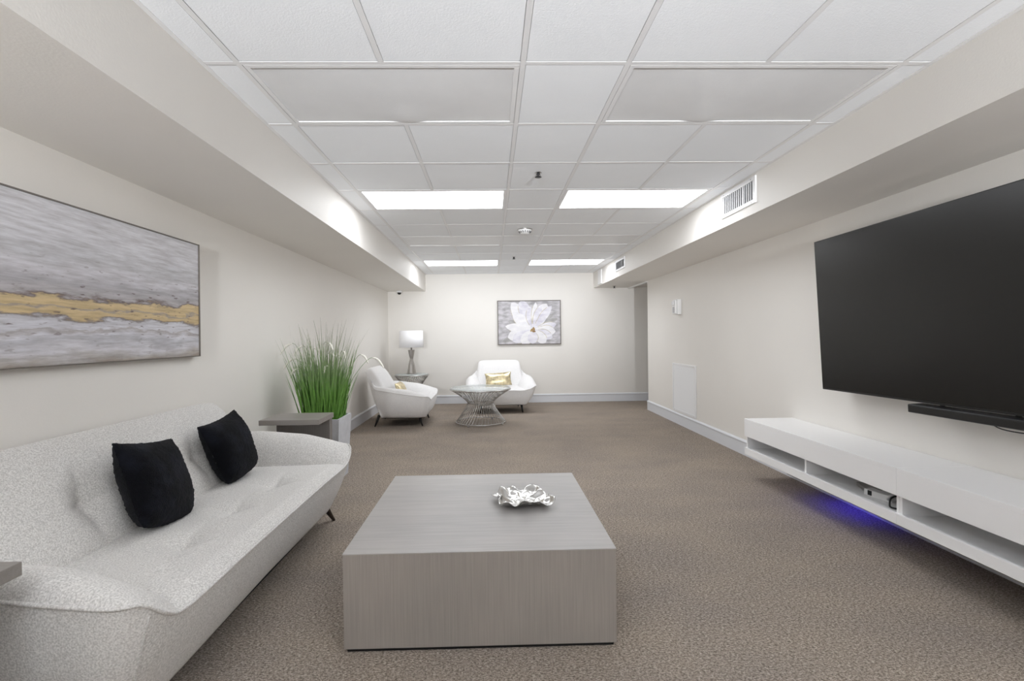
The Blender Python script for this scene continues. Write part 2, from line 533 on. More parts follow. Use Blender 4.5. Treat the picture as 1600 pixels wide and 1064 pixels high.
b = NB(); bx(b, SRX, XR, YF, YB, SRZ, CZ + 0.12); struct('soffit_right', b, 'wall')
b = NB(); bx(b, XR, XP, YRE - 1.5, YB, SRZ + 0.015, CZ + 0.12); struct('ceiling_passage', b, 'wall')
b = NB(); bx(b, XR - 0.012, XR + 0.03, YRE + 0.002, YB, SRZ - 0.022, SRZ + 0.015, bevel=0.004); struct('trim_1', b, 'white')
# pale corner strip at the far end of the right soffit
b = NB(); bx(b, SRX - 0.018, SRX, YB - 0.72, YB - 0.45, SRZ + 0.015, CZ - 0.02, bevel=0.005); struct('trim_2', b, 'white')


def baseboard(name, a, c, nrm):
    """a,c: ends on the wall line; nrm: direction into the room"""
    b = NB()
    a = Vector((*a, 0)); c = Vector((*c, 0)); nn = Vector((*nrm, 0))
    prof = [(0, 0), (0.014, 0), (0.014, 0.128), (0.020, 0.132), (0.022, 0.142), (0.018, 0.150), (0.010, 0.158), (0, 0.160)]
    A = [b.verts.new(a + nn * p + Vector((0, 0, z))) for p, z in prof]
    B = [b.verts.new(c + nn * p + Vector((0, 0, z))) for p, z in prof]
    for i in range(len(prof) - 1):
        b.faces.new((A[i], A[i + 1], B[i + 1], B[i]))
    b.faces.new(A); b.faces.new(B[::-1])
    struct(name, b, 'trim')


baseboard('baseboard_left', (XL, YF), (XL, YB), (1, 0))
baseboard('baseboard_back', (XL, YB), (XP, YB), (0, -1))
baseboard('baseboard_right', (XR, YF), (XR, YRE + 0.014), (-1, 0))
baseboard('baseboard_end', (XR, YRE), (XR + 0.14, YRE), (0, 1))

# ------------------------------------------------------------------ suspended ceiling
XM = [SLX, -1.067, 0.1535, 0.6127, 1.832, SRX]
ROWY = [2.12 + 0.6096 * k for k in range(-11, 13)]
ROWY = [y for y in ROWY if YF + 0.05 < y < YB - 0.05]
EDGES = [YF] + ROWY + [YB]
MIDX = [-0.457, 1.222]
light_cells = []
light_cells = [0, 3, 6, 9]


def row_index(y0):
    return round((y0 - 2.12) / 0.6096)


tiles = NB()
g = 0.013
zt = CZ + 0.0008
for i in range(len(EDGES) - 1):
    y0, y1 = EDGES[i], EDGES[i + 1]
    islight = i > 0 and row_index(y0) in light_cells
    cells = [(XM[0], XM[1]), (XM[2], XM[3]), (XM[4], XM[5])]
    if not islight:
        cells += [(XM[1], MIDX[0]), (MIDX[0], XM[2]), (XM[3], MIDX[1]), (MIDX[1], XM[4])]
    for x0, x1 in cells:
        bx(tiles, x0 + 0.0135, x1 - 0.0135, y0 + 0.0135, y1 - 0.0150, zt + random.uniform(0, 0.0015), zt + 0.02)
bx(tiles, XL, XR, YF, YB, CZ + 0.115, CZ + 0.16)
ceil = struct('ceiling', tiles, 'tile')
grid = NB()
tw = 0.012
for x in XM[1:5]:
    bx(grid, x - tw, x + tw, YF, YB, CZ, CZ + 0.002)
    bx(grid, x - 0.002, x + 0.002, YF, YB, CZ + 0.002, CZ + 0.04)
for i, y in enumerate(ROWY):
    for x0, x1 in zip(XM[:-1], XM[1:]):
        bx(grid, x0 + (tw if x0 != SLX else 0), x1 - (tw if x1 != SRX else 0), y - tw, y + tw, CZ + 0.0003, CZ + 0.002)
for i in range(len(EDGES) - 1):
    y0, y1 = EDGES[i], EDGES[i + 1]
    if not (i > 0 and row_index(y0) in light_cells):
        for x in MIDX:
            bx(grid, x - tw, x + tw, y0 + tw, y1 - tw, CZ + 0.0003, CZ + 0.002)
# wall angle round the edge
bx(grid, SLX, SLX + 0.02, YF, YB, CZ - 0.001, CZ + 0.004)
bx(grid, SRX - 0.02, SRX, YF, YB, CZ - 0.001, CZ + 0.004)
bx(grid, SLX, SRX, YB - 0.02, YB, CZ - 0.001, CZ + 0.004)
obj('ceiling_grid', grid, 'tbar', ceil)


def troffer(x0, x1, y0, on, label, sag):
    t = thing('ceiling_light', label, 'ceiling light', ((x0 + x1) / 2, y0 + 0.3048, CZ), group='panel lights in the suspended ceiling')
    hx, hy = (x1 - x0) / 2 - 0.014, 0.3048 - 0.014
    f = NB()
    fw = 0.022
    for s in (-1, 1):
        bx(f, -hx, hx, s * hy - (fw if s > 0 else 0), s * hy + (0 if s > 0 else fw), 0.0002, 0.0045, bevel=0.0006, seg=1)
        bx(f, s * hx - (fw if s > 0 else 0), s * hx + (0 if s > 0 else fw), -hy + fw, hy - fw, 0.0002, 0.0045, bevel=0.0006, seg=1)
    bx(f, -hx, hx, -hy, hy, 0.07, 0.09)
    for s in (-1, 1):
        bx(f, -hx, hx, s * hy - 0.001, s * hy + 0.001, 0.0046, 0.0699)
        bx(f, s * hx - 0.001, s * hx + 0.001, -hy, hy, 0.0046, 0.0699)
    obj('frame', f, 'white_metal', t)
    l = NB()

    def fn(u, v):
        x = -hx + fw + (2 * hx - 2 * fw) * u
        y = -hy + fw + (2 * hy - 2 * fw) * v
        # the far edge of the acrylic sheet sags in the middle and lifts out of the frame
        z = 0.0035 - (0.0 if on else 0.005) * math.sin(PI * u) * math.sin(PI * v)
        if sag:
            z -= 0.009 * math.exp(-((u - 0.5 - sag) / 0.07) ** 2) * max(0, v - 0.60) / 0.40 * (1 if v < 0.96 else 0.6)
        return (x, y, z)
    gridsurf(l, fn, 40, 12)
    obj('diffuser', l, 'lens_on' if on else 'lens_off', t)
    return t


for k in light_cells:
    y0 = 2.12 + 0.6096 * k
    if y0 < YF + 0.1 or y0 + 0.6 > YB:
        continue
    on = k in (3, 9)
    for side, (x0, x1) in (('left', (XM[1], XM[2])), ('right', (XM[3], XM[4]))):
        where = {0: 'nearest the camera', 3: 'between sprinkler and smoke detector', 6: 'beyond the smoke detector', 9: 'closest to the far wall'}[k]
        troffer(x0, x1, y0, on, '%s panel light, %s of its pair, %s' % ('lit white' if on else 'unlit grey', side, where), (0.02 if side == 'left' else -0.05) if not on else 0)

# sprinklers, smoke detector, dome camera
def sprinkler(loc, label, big=1.0):
    t = thing('ceiling_sprinkler', label, 'sprinkler', loc, group='fire sprinklers')
    e = NB(); lathe(e, [(0, 0), (0.036 * big, 0), (0.034 * big, -0.004), (0.022 * big, -0.007), (0, -0.007)], 24); obj('escutcheon', e, 'nickel', t)
    e = NB(); lathe(e, [(0, -0.007), (0.011, -0.007), (0.011, -0.02), (0.006, -0.024), (0.006, -0.034), (0, -0.034)], 12)
    for s in (-1, 1):
        tube(e, [(s * 0.011, 0, -0.015), (s * 0.014, 0, -0.024), (s * 0.004, 0, -0.036)], 0.0025, 6)
    obj('body', e, 'black', t)
    e = NB(); lathe(e, [(0, -0.036), (0.024, -0.036), (0.025, -0.038), (0, -0.039)], 16); obj('deflector', e, 'black', t)
    return t


sprinkler((0.357, 3.543, CZ + 0.007), 'small dark sprinkler head in the ceiling nearer the camera, before the lit panels')
sprinkler((0.358, 7.316, CZ + 0.007), 'small dark sprinkler head in the ceiling near the far lit panels')
sprinkler((2.27, 8.9, SRZ), 'small dark sprinkler head under the right soffit by the passage')
t = thing('smoke_detector', 'round white smoke detector on the ceiling between sprinklers', 'smoke detector', (0.391, 5.43, CZ + 0.007))
e = NB(); lathe(e, [(0, 0), (0.085, 0), (0.085, -0.010), (0.080, -0.014), (0, -0.014)], 32); obj('base', e, 'nickel', t)
e = NB(); lathe(e, [(0.076, -0.014), (0.076, -0.022), (0.062, -0.034), (0.05, -0.05), (0.03, -0.056), (0, -0.057)], 32); obj('cover', e, 'white', t)
e = NB()
for k in range(16):
    a = 2 * PI * k / 16
    tube(e, [(0.071 * math.cos(a), 0.071 * math.sin(a), -0.027), (0.055 * math.cos(a), 0.055 * math.sin(a), -0.046)], 0.004, 5)
obj('vent_slots', e, 'dark_gap', t)
t = thing('dome_camera', 'small white security camera with black dome under the left soffit', 'security camera', (-1.69, 9.10, SLZ))
e = NB(); lathe(e, [(0, 0), (0.055, 0), (0.055, -0.02), (0.045, -0.032), (0.036, -0.034), (0, -0.034)], 28); obj('housing', e, 'white', t)
e = NB(); lathe(e, [(0.036, -0.034), (0.034, -0.048), (0.024, -0.062), (0.01, -0.068), (0, -0.069)], 24); obj('dome', e, 'black', t)


# vents: built facing -x, in their own frame (x out of wall negative, y along, z up)
def vent(name, label, loc, wy, hz, nsl, vertical, cat='air vent', group=None):
    t = thing(name, label, cat, loc, group=group)
    f = NB(); fw = 0.03
    hy = wy / 2
    for z0, z1 in ((0, fw), (hz - fw, hz)):
        bx(f, -0.012, 0, -hy, hy, z0, z1, bevel=0.003)
    for y0, y1 in ((-hy, -hy + fw), (hy - fw, hy)):
        bx(f, -0.012, 0, y0, y1, fw - 0.002, hz - fw + 0.002, bevel=0.003)
    obj('frame', f, 'white_metal', t)
    f = NB(); bx(f, -0.002, -0.0005, -hy + fw, hy - fw, fw, hz - fw); obj('duct_opening', f, 'duct', t)
    f = NB()
    L = (wy if vertical else hz) - 2 * fw
    for k in range(nsl):
        c = fw + L * (k + 0.5) / nsl
        d = L / nsl * 0.46
        if vertical:
            yy = -hy + c
            q = [(-0.010, yy - d, fw), (-0.010, yy - d, hz - fw), (-0.003, yy + d, hz - fw), (-0.003, yy + d, fw)]
        else:
            q = [(-0.010, -hy + fw, c - d), (-0.010, hy - fw, c - d), (-0.003, hy - fw, c + d), (-0.003, -hy + fw, c + d)]
        vs = [f.verts.new(p) for p in q]
        vs2 = [f.verts.new((p[0] + 0.0012, p[1], p[2])) for p in q]
        f.faces.new(vs); f.faces.new(vs2[::-1])
        for i in range(4):
            f.faces.new((vs[i], vs2[i], vs2[(i + 1) % 4], vs[(i + 1) % 4]))
    if vertical:
        bx(f, -0.011, -0.009, -hy * 0.36, -hy * 0.33, fw, hz - fw)
    obj('louvres', f, 'white_metal', t)
    for y in (-hy + 0.06, hy - 0.06):
        for z in (fw / 2, hz - fw / 2):
            f = NB(); tube(f, [(-0.0145, y, z), (-0.011, y, z)], 0.004, 8)
            obj('screw', f, 'nickel', t)
    return t


vent('air_vent', 'white louvred air vent on the right soffit, nearer the camera', (SRX, 3.82, 2.232), 0.54, 0.2, 16, True, group='supply vents on the right soffit')
vent('air_vent', 'white louvred air vent on the right soffit, close to the far wall', (SRX, 7.33, 2.245), 0.54, 0.165, 16, True, group='supply vents on the right soffit')
vent('return_grille', 'tall white return air grille low on the right wall', (XR, 6.60, 0.175), 0.80, 0.68, 30, False, 'air grille')

t = thing('fire_alarm', 'white fire alarm box with strobe high on the right wall', 'fire alarm', (XR, 6.74, 1.54))
e = NB(); bx(e, -0.055, 0, -0.065, 0.065, 0, 0.21, bevel=0.006); obj('back_box', e, 'white', t)
e = NB(); bx(e, -0.085, -0.056, -0.055, 0.055, 0.01, 0.20, bevel=0.008); obj('cover', e, 'white', t)
e = NB(); bx(e, -0.105, -0.086, -0.03, 0.03, 0.13, 0.185, bevel=0.008); obj('strobe_lens', e, 'lens_off', t)
e = NB()
for k in range(5):
    bx(e, -0.0865, -0.0845, -0.035, 0.035, 0.03 + 0.016 * k, 0.036 + 0.016 * k)
obj('sounder_slots', e, 'dark_gap', t)


# ------------------------------------------------------------------ upholstery
def superpad(bm, fn, nx, ny, nz, n=5.0, m=8.0):
    """a rounded cushion: cube surface pushed onto a superquadric, then mapped by fn(a,b,c)"""
    cache = {}

    def vert(a, b_, c):
        key = (round(a, 5), round(b_, 5), round(c, 5))
        if key not in cache:
            q = (abs(b_) ** n + abs(c) ** n) ** (m / n) + abs(a) ** m
            s = 1 / max(q, 1e-9) ** (1 / m)
            cache[key] = bm.verts.new(fn(a * s, b_ * s, c * s))
        return cache[key]

    def face(P):
        for i in range(P[0]):
            for j in range(P[1]):
                q = [vert(*P[2](u / P[0] * 2 - 1, v / P[1] * 2 - 1)) for u, v in ((i, j), (i + 1, j), (i + 1, j + 1), (i, j + 1))]
                q2 = []
                for x in q:
                    if x not in q2:
                        q2.append(x)
                if len(q2) > 2:
                    f = bm.faces.new(q2); f.smooth = True
    for s in (-1, 1):
        face((nx, ny, lambda u, v: (u, v, s)))
        face((nx, nz, lambda u, v: (u, s, v)))
        face((ny, nz, lambda u, v: (s, u, v)))


def lounge_seat(name, label, cat, loc, rotz, hw, jw, hb, zj, ztip, zrim, crown, legz, inset, back_top, legs, dimples, buttons, leg_m, group=None, topin=0.05, fab='fabric', fin=0.115):
    """A shell-shaped mid-century seat. local: x across, front towards -y (front seam at y=0), y back."""
    t = thing(name, label, cat, loc, (0, 0, rotz), group)
    bz = legz
    zr = lambda k: zrim[0] + (zrim[1] - zrim[0]) * k
    half = [((0, 0.0, zj + 0.004), (0, fin, bz)),
            ((jw * 0.55, 0.0, zj + 0.003), (jw * 0.5, fin, bz)),
            ((jw - 0.03, 0.0, zj), (jw - 0.10, fin, bz)),
            ((jw + (hw - jw) * 0.45, -0.004, zj + (ztip - zj) * 0.42), (jw + 0.25 * (hw - jw) - inset * 0.3, fin, bz)),
            ((hw - 0.035, 0.018, ztip), (hw - inset - 0.03, fin + 0.025, bz)),
            ((hw - 0.004, 0.10, ztip + 0.006), (hw - inset, fin + 0.105, bz)),
            ((hw, 0.36, zr(0.3)), (hw - inset, 0.40, bz)),
            ((hw - 0.01, 0.60, zr(0.75)), (hw - inset - 0.01, 0.56, bz)),
            ((hb + 0.5 * (hw - hb), 0.755, zr(1.0)), (hw - inset - 0.03, 0.66, bz)),
            ((hb - 0.005, 0.815, zr(1.0) + 0.08), (hb, 0.70, bz)),
            ((hb - topin - 0.025, 0.90, back_top - 0.07), (hb - 0.12, 0.72, bz)),
            ((hb - topin - 0.12, 0.925, back_top - 0.03), (hb - 0.2, 0.72, bz)),
            ((hb * 0.4, 0.935, back_top - 0.025), (hb * 0.4, 0.72, bz)),
            ((0, 0.935, back_top - 0.025), (0, 0.72, bz))]
    rim = catmull([h[0] for h in half], 6)
    bot = catmull([h[1] for h in half], 6)
    full_r = rim + [Vector((-p.x, p.y, p.z)) for p in rim[-2:0:-1]]
    full_b = bot + [Vector((-p.x, p.y, p.z)) for p in bot[-2:0:-1]]
    N = len(full_r)
    # --- shell
    s = NB()

    def fn(u, v):
        i = int(round(u * N)) % N
        a, c = full_b[i], full_r[i]
        p = a.lerp(c, v)
        ctr = Vector((a.x * 0.0, 0.45, p.z))
        d = Vector((p.x, p.y - 0.45, 0))
        if d.length > 1e-6:
            d.normalize()
        bul = 0.022 * math.sin(PI * v) + (-0.018 * (1 - v) ** 6)
        return p + d * bul
    gsh = gridsurf(s, fn, N, 12, closeu=True)
    s.faces.new([gsh[i][0] for i in range(N)][::-1])
    body = obj('body', s, fab, t)
    for sg in (-1, 1):
        i_c = 6 * 4 - 2 if sg > 0 else N - (6 * 4 - 2)
        s = NB(); tube(s, [fn(i_c / N, v / 14) * 1.0 + Vector((sg * 0.0006, -0.0008, 0)) for v in range(2, 14)], 0.0022, 6)
        obj('corner_seam', s, fab, body)
    # dark lining under the body
    s = NB()
    pts = [s.verts.new((p.x * 0.97, 0.42 + (p.y - 0.42) * 0.95, bz - 0.006)) for p in full_b]
    s.faces.new(pts)
    obj('lining', s, 'under', t)
    # --- piping along the front and both arms
    i_end = 6 * 9
    path = [Vector((-p.x, p.y, p.z)) for p in rim[i_end:0:-1]] + rim[:i_end + 1]
    s = NB(); tube(s, path, 0.0065, 8); obj('piping', s, fab, body)

    # --- seat cushion: a crowned pad meeting the front seam
    def top(x, y):
        ex = min(1.0, abs(x) / (jw + 0.05)); ey = y / 0.70
        z = zj - 0.004 + 0.040 * (1 - ex ** 10) * min(1.0, (max(0, ey) / 0.10) ** 0.55) * (1 - 0.35 * max(0, ey - 0.1))
        for (dx, dy, dd) in dimples:
            r2 = ((x - dx) / 0.085) ** 2 + ((y - dy) / 0.075) ** 2
            z -= dd * math.exp(-r2)
            # creases running out from each tuft, along the seat and to the front
            z -= dd * 0.42 * math.exp(-((y - dy - 0.02 * math.sin((x - dx) * 9)) / 0.012) ** 2) * math.exp(-((x - dx) / 0.17) ** 2)
            z -= dd * 0.30 * math.exp(-((x - dx) / 0.014) ** 2) * math.exp(-((y - dy) / 0.11) ** 2)
        return z
    s = NB()
    wid = jw + 0.06
    nx = max(24, int(wid * 2 / 0.014)); ny = 56
    gt = gridsurf(s, lambda u, v: (-wid + 2 * wid * u, 0.72 * v ** 1.25, top(-wid + 2 * wid * u, 0.72 * v ** 1.25)), nx, ny)
    low = []
    ring = [gt[i][0] for i in range(nx + 1)] + [gt[nx][j] for j in range(1, ny + 1)] + [gt[i][ny] for i in range(nx - 1, -1, -1)] + [gt[0][j] for j in range(ny - 1, 0, -1)]
    low = [s.verts.new((v.co.x * 0.94, min(0.68, v.co.y + 0.09), zj - 0.08)) for v in ring]
    for i in range(len(ring)):
        k = (i + 1) % len(ring)
        f = s.faces.new((ring[i], ring[k], low[k], low[i])); f.smooth = True
    s.faces.new(low)
    seat = obj('seat_cushion', s, fab, t)

    # --- arm rests
    for sg in (-1, 1):
        s = NB()

        def arm(u, v, sg=sg):
            tt = 0.0 + 0.86 * u
            # outer edge follows the rim
            k = 6 * 4 + (6 * 9 - 6 * 4) * u
            i = min(int(k), len(rim) - 2); fr = k - i
            o_ = rim[i].lerp(rim[i + 1], fr)
            yo = o_.y
            inner = Vector((jw - 0.03 - 0.05 * min(1, yo / 0.25) ** 0.8, yo - 0.004 + 0.02 * (1 - min(1, yo / 0.1)), zj - 0.035 + 0.035 * math.exp(-max(0, yo) / 0.03)))
            p = o_.lerp(inner, v)
            cr = crown * min(1.0, (max(0.0, yo - 0.012) / 0.30)) ** 0.45
            sh = math.sin(PI * min(1, v ** 0.92)) ** 0.8
            z = p.z + cr * sh
            # puff out a little beyond the straight chord
            x = p.x - 0.03 * math.sin(PI * v) * (v - 0.5) * 2
            q = Vector((x, p.y, z))
            kk = 24 - 12 * v
            i2 = min(int(kk), len(rim) - 2)
            fr0 = rim[i2].lerp(rim[i2 + 1], kk - i2)
            bl = min(1.0, u / 0.14); bl = bl * bl * (3 - 2 * bl)
            q = fr0.lerp(q, bl)
            return (sg * q.x, q.y, q.z)
        gridsurf(s, arm, 40, 18)
        obj('armrest', s, fab, t)

    # --- back rest pad, leaning
    H = back_top - (zj - 0.05)

    def bk(a, b_, c):
        h = (c + 1) / 2                       # 0 bottom .. 1 top
        x = a * (hb - topin * h)
        y = 0.64 + 0.245 * h ** 1.1
        z = zj - 0.05 + H * h
        th = 0.085 - 0.012 * h
        off = b_ * th * (1.25 if b_ > 0 else 1.0)
        # belly of the front face
        if b_ < 0:
            off -= 0.020 * math.sin(PI * min(1, h * 1.05)) * (1 - abs(a) ** 8)
            for (dx, dh, dd) in buttons:
                r2 = ((x - dx) / 0.075) ** 2 + ((h - dh) / 0.17) ** 2
                off += dd * math.exp(-r2)
                off += dd * 0.30 * math.exp(-((x - dx - 0.03 * (h - dh)) / 0.012) ** 2) * math.exp(-((h - dh) / 0.33) ** 2)
                off += dd * 0.30 * math.exp(-((h - dh) / 0.03) ** 2) * math.exp(-((x - dx) / 0.12) ** 2)
        return (x, y + off * 0.93, z - off * 0.25)
    s = NB()
    superpad(s, bk, max(30, int(hb * 2 / 0.016)), 10, 60, n=3.4, m=16.0 if hb > 0.6 else 9.0)
    obj('backrest', s, fab, t)

    # --- legs
    for (lx, ly, sx, sy) in legs:
        s = NB()
        tube(s, [(lx - sx, ly - sy, legz + 0.03), (lx - 0.5 * sx, ly - 0.5 * sy, legz * 0.55), (lx, ly, 0.0)], [0.021, 0.017, 0.009], 12)
        obj('leg', s, leg_m, t)
    return t


lounge_seat('sofa', 'long light grey fabric sofa against the left wall, two black pillows on it', 'sofa', (-0.985, 2.42, 0), PI / 2,
            hw=1.05, jw=0.865, hb=0.90, zj=0.418, ztip=0.520, zrim=(0.535, 0.600), crown=0.125, legz=0.115, inset=0.075, back_top=0.862,
            legs=[(-1.0, 0.125, -0.06, -0.05), (1.0, 0.125, 0.06, -0.05), (-0.92, 0.68, -0.05, 0.04), (0.92, 0.68, 0.05, 0.04)],
            dimples=[(-0.40, 0.29, 0.030), (0.0, 0.29, 0.026), (0.40, 0.27, 0.030)],
            buttons=[(-0.39, 0.46, 0.050), (0.37, 0.46, 0.050)], leg_m='leg_wood')
CH = dict(hw=0.575, jw=0.37, hb=0.42, zj=0.375, ztip=0.440, zrim=(0.455, 0.55), crown=0.115, legz=0.135, inset=0.135, back_top=0.835,
          legs=[(-0.35, 0.12, -0.02, -0.05), (0.35, 0.12, 0.02, -0.05), (-0.34, 0.80, -0.02, 0.06), (0.34, 0.80, 0.02, 0.06)],
          dimples=[], buttons=[], leg_m='leg_metal', group='pale fabric armchairs round the wire table', fab='fabric_pale', fin=0.06)
lounge_seat('armchair', 'pale grey armchair in profile beside the left wall', 'armchair', (-0.87, 7.32, 0), PI / 2, **CH)
lounge_seat('armchair', 'pale grey armchair facing the camera under the flower painting', 'armchair', (0.165, 7.93, 0), math.radians(2), **CH)


def pillow(name, label, loc, rot, hx, hz, T, m, pinch=0.10, rnd_bottom=0.0, fur=False, seed=0, group=None):
    """local: x wide, z tall, y thick"""
    s = NB()
    rnd = random.Random(seed)
    n = 44

    def fn_side(sg):
        def fn(u, v):
            a, c = u * 2 - 1, v * 2 - 1
            # edges curve inwards between the pointed corners
            k = 0.10 if c > 0 else 0.10 + 0.52 * (-c) ** 0.7 * rnd_bottom
            x = hx * a * (1 - pinch * (1 - c * c)) * math.sqrt(1 - k * c * c / 1.6)
            z = hz * c * (1 - pinch * (1 - a * a)) * math.sqrt(1 - k * a * a / 1.6)
            th = T * ((1 - abs(a) ** 2.6) * (1 - abs(c) ** 2.6)) ** 0.55
            p = Vector((x, sg * th, z))
            q = noise.noise(Vector((x * 7 + seed, z * 7, sg * 3.0)))
            p.y += sg * 0.012 * q * min(1, th / T * 2)
            if fur:
                k = noise.noise(Vector((x * 90, z * 90, seed + sg))) * 0.0035
                p += Vector((k * a, sg * k * 1.4, k * c))
            return p
        return fn
    g1 = gridsurf(s, fn_side(-1), n, n)
    g2 = gridsurf(s, fn_side(1), n, n)
    bmesh.ops.remove_doubles(s, verts=list(s.verts), dist=0.0006)
    o = obj(name, s, m, None, loc, rot)
    return tag(o, label, 'pillow', group)


pillow('throw_pillow', 'black plush pillow on the sofa, nearer the camera', (-1.530, 2.255, 0.622), (math.radians(-22), math.radians(9), PI / 2), 0.20, 0.214, 0.092, 'fur', 0.10, 0.9, fur=True, seed=3, group='black plush pillows on the sofa')
pillow('throw_pillow', 'black plush pillow on the sofa, farther from the camera by the arm', (-1.55, 2.925, 0.628), (math.radians(-20), math.radians(-6), PI / 2), 0.20, 0.205, 0.092, 'fur', 0.11, 0.9, fur=True, seed=11, group='black plush pillows on the sofa')
pillow('lumbar_pillow', 'shiny gold lumbar pillow on the armchair under the flower painting', (0.115, 8.355, 0.53), (math.radians(-24), math.radians(-4), 0), 0.235, 0.125, 0.06, 'gold', 0.10, seed=5)
pillow('lumbar_pillow', 'gold and champagne pillow in the armchair beside the left wall', (-1.345, 7.30, 0.50), (math.radians(-30), math.radians(0), PI / 2), 0.215, 0.12, 0.055, ['gold'], 0.10, seed=6)

# ------------------------------------------------------------------ coffee table and silver dish
t = thing('coffee_table', 'large square grey oak block coffee table on the carpet', 'coffee table', (-0.055, 2.52, 0))
hx, hy = 0.555, 0.55
e = NB(); bx(e, -hx, hx, -hy, hy, 0.398, 0.402, bevel=0.001); obj('top', e, 'oak', t)
e = NB(); bx(e, -hx + 0.001, hx - 0.001, -hy + 0.001, hy - 0.001, 0.016, 0.3978, bevel=0.001); obj('body', e, 'oak_side_shaded', t)
e = NB(); bx(e, -hx + 0.012, hx - 0.012, -hy + 0.012, hy - 0.012, 0.0, 0.0158); obj('plinth', e, 'black', t)

e = NB()
rnd = random.Random(4)


def dish(u, v):
    th = 2 * PI * u
    r = v
    lob = 1 + 0.13 * math.cos(4 * th + 0.6) + 0.10 * math.cos(7 * th + 1.3) * r
    x = 0.150 * r * lob * math.cos(th); y = 0.135 * r * lob * math.sin(th)
    z = 0.008 + 0.034 * r ** 2.2
    z += 0.011 * r ** 1.6 * math.sin(5 * th + 0.9) + 0.007 * r ** 2 * math.sin(11 * th + 2)
    z += 0.014 * noise.noise(Vector((x * 30, y * 30, 3.1))) * min(1, r * 2.2)
    return Vector((x, y, max(0.003, z)))


gg = gridsurf(e, dish, 96, 26, closeu=True)
bmesh.ops.remove_doubles(e, verts=list(e.verts), dist=0.0004)
o = obj('leaf_dish', e, 'silver', None, (0.155, 2.535, 0.403), (0, 0, math.radians(-25)))
sm = o.modifiers.new('thickness', 'SOLIDIFY'); sm.thickness = 0.004; sm.offset = 1
tag(o, 'crumpled silver leaf-shaped dish on the coffee table', 'decorative dish')


# ------------------------------------------------------------------ small side tables by the sofa
def c_table(label, loc, flip):
    t = thing('side_table', label, 'side table', loc, group='grey oak side tables at the sofa ends')
    # local: top from y=0 to y=.34, upright at far end (flip mirrors y)
    f = -1 if flip else 1

    def box(x0, x1, y0, y1, z0, z1):
        b = NB(); bx(b, x0, x1, *sorted((f * y0, f * y1)), z0, z1, bevel=0.002); return b
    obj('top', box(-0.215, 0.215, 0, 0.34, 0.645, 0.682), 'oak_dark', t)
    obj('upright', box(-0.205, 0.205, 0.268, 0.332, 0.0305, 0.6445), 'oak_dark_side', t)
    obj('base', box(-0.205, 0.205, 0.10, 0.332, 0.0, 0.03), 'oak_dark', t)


c_table('grey oak side table between the sofa and the grass planter', (-1.472, 3.56, 0), False)
c_table('grey oak side table at the near end of the sofa, cut by the frame edge', (-1.487, 1.34, 0), True)

# ------------------------------------------------------------------ grass planter
t = thing('potted_grass', 'tall artificial green grass with drooping cream plumes in a square planter', 'plant', (-1.525, 4.47, 0))
e = NB()
P = 0.19


def ringbox(bm, h0, h1, z0, z1, wall):
    o_ = [[bm.verts.new((sx * h, sy * h, z)) for sx, sy in ((-1, -1), (1, -1), (1, 1), (-1, 1))] for h, z in ((h0, z0), (h1, z1), (h1 - wall, z1), (h1 - wall, z1 - 0.06))]
    for A, B in zip(o_, o_[1:]):
        for i in range(4):
            bm.faces.new((A[i], A[(i + 1) % 4], B[(i + 1) % 4], B[i]))
    bm.faces.new(o_[0][::-1])


ringbox(e, P - 0.03, P, 0, 0.56, 0.018)
obj('planter', e, 'planter', t)
e = NB(); bx(e, -P + 0.02, P - 0.02, -P + 0.02, P - 0.02, 0.48, 0.515); obj('soil', e, 'soil', t)
e = NB()
rg = random.Random(21)


def blade(bm, base, ang, lean, length, width, droop):
    d = Vector((math.cos(ang), math.sin(ang), 0))
    side = Vector((-d.y, d.x, 0))
    tw_ = rg.uniform(-0.8, 0.8)
    n = 7
    prev = None
    p = Vector(base)
    th = lean
    for i in range(n + 1):
        f = i / n
        wdt = width * (1 - f) ** 0.6 * (0.75 + 0.5 * min(1, f * 4)) * 0.5 + 0.0004
        sd = (side * math.cos(tw_) + d * math.sin(tw_)) * wdt
        a, c = bm.verts.new(p - sd), bm.verts.new(p + sd)
        if prev:
            q = bm.faces.new((prev[0], prev[1], c, a)); q.smooth = True
        prev = (a, c)
        th += droop / n
        p = p + (d * math.sin(th) + Vector((0, 0, 1)) * math.cos(th)) * (length / n)


for k in range(620):
    r = P * 0.82
    bxp, byp = rg.uniform(-r, r), rg.uniform(-r, r)
    ang = math.atan2(byp, bxp) + rg.uniform(-0.8, 0.8)
    rad = math.hypot(bxp, byp) / P
    lean = rg.uniform(0.0, 0.10) + 0.19 * rad * rg.uniform(0.3, 1.0)
    ln = rg.triangular(0.32, 0.92, 0.52) * (1 - 0.10 * rad)
    blade(e, (bxp, byp, 0.50), ang, lean, ln, rg.uniform(0.006, 0.011), rg.uniform(0.0, 0.28))
for k in range(70):   # few long arching blades
    ang = rg.uniform(0, 2 * PI)
    blade(e, (rg.uniform(-.1, .1), rg.uniform(-.1, .1), 0.50), ang, rg.uniform(0.08, 0.26), rg.uniform(0.72, 1.0), 0.006, rg.uniform(0.05, 0.45))
for v in e.verts:
    if v.co.x < -0.34:
        v.co.x = -0.34 - 0.05 * (1 - math.exp((v.co.x + 0.34) / 0.05))
obj('grass_blades', e, 'grass', t)
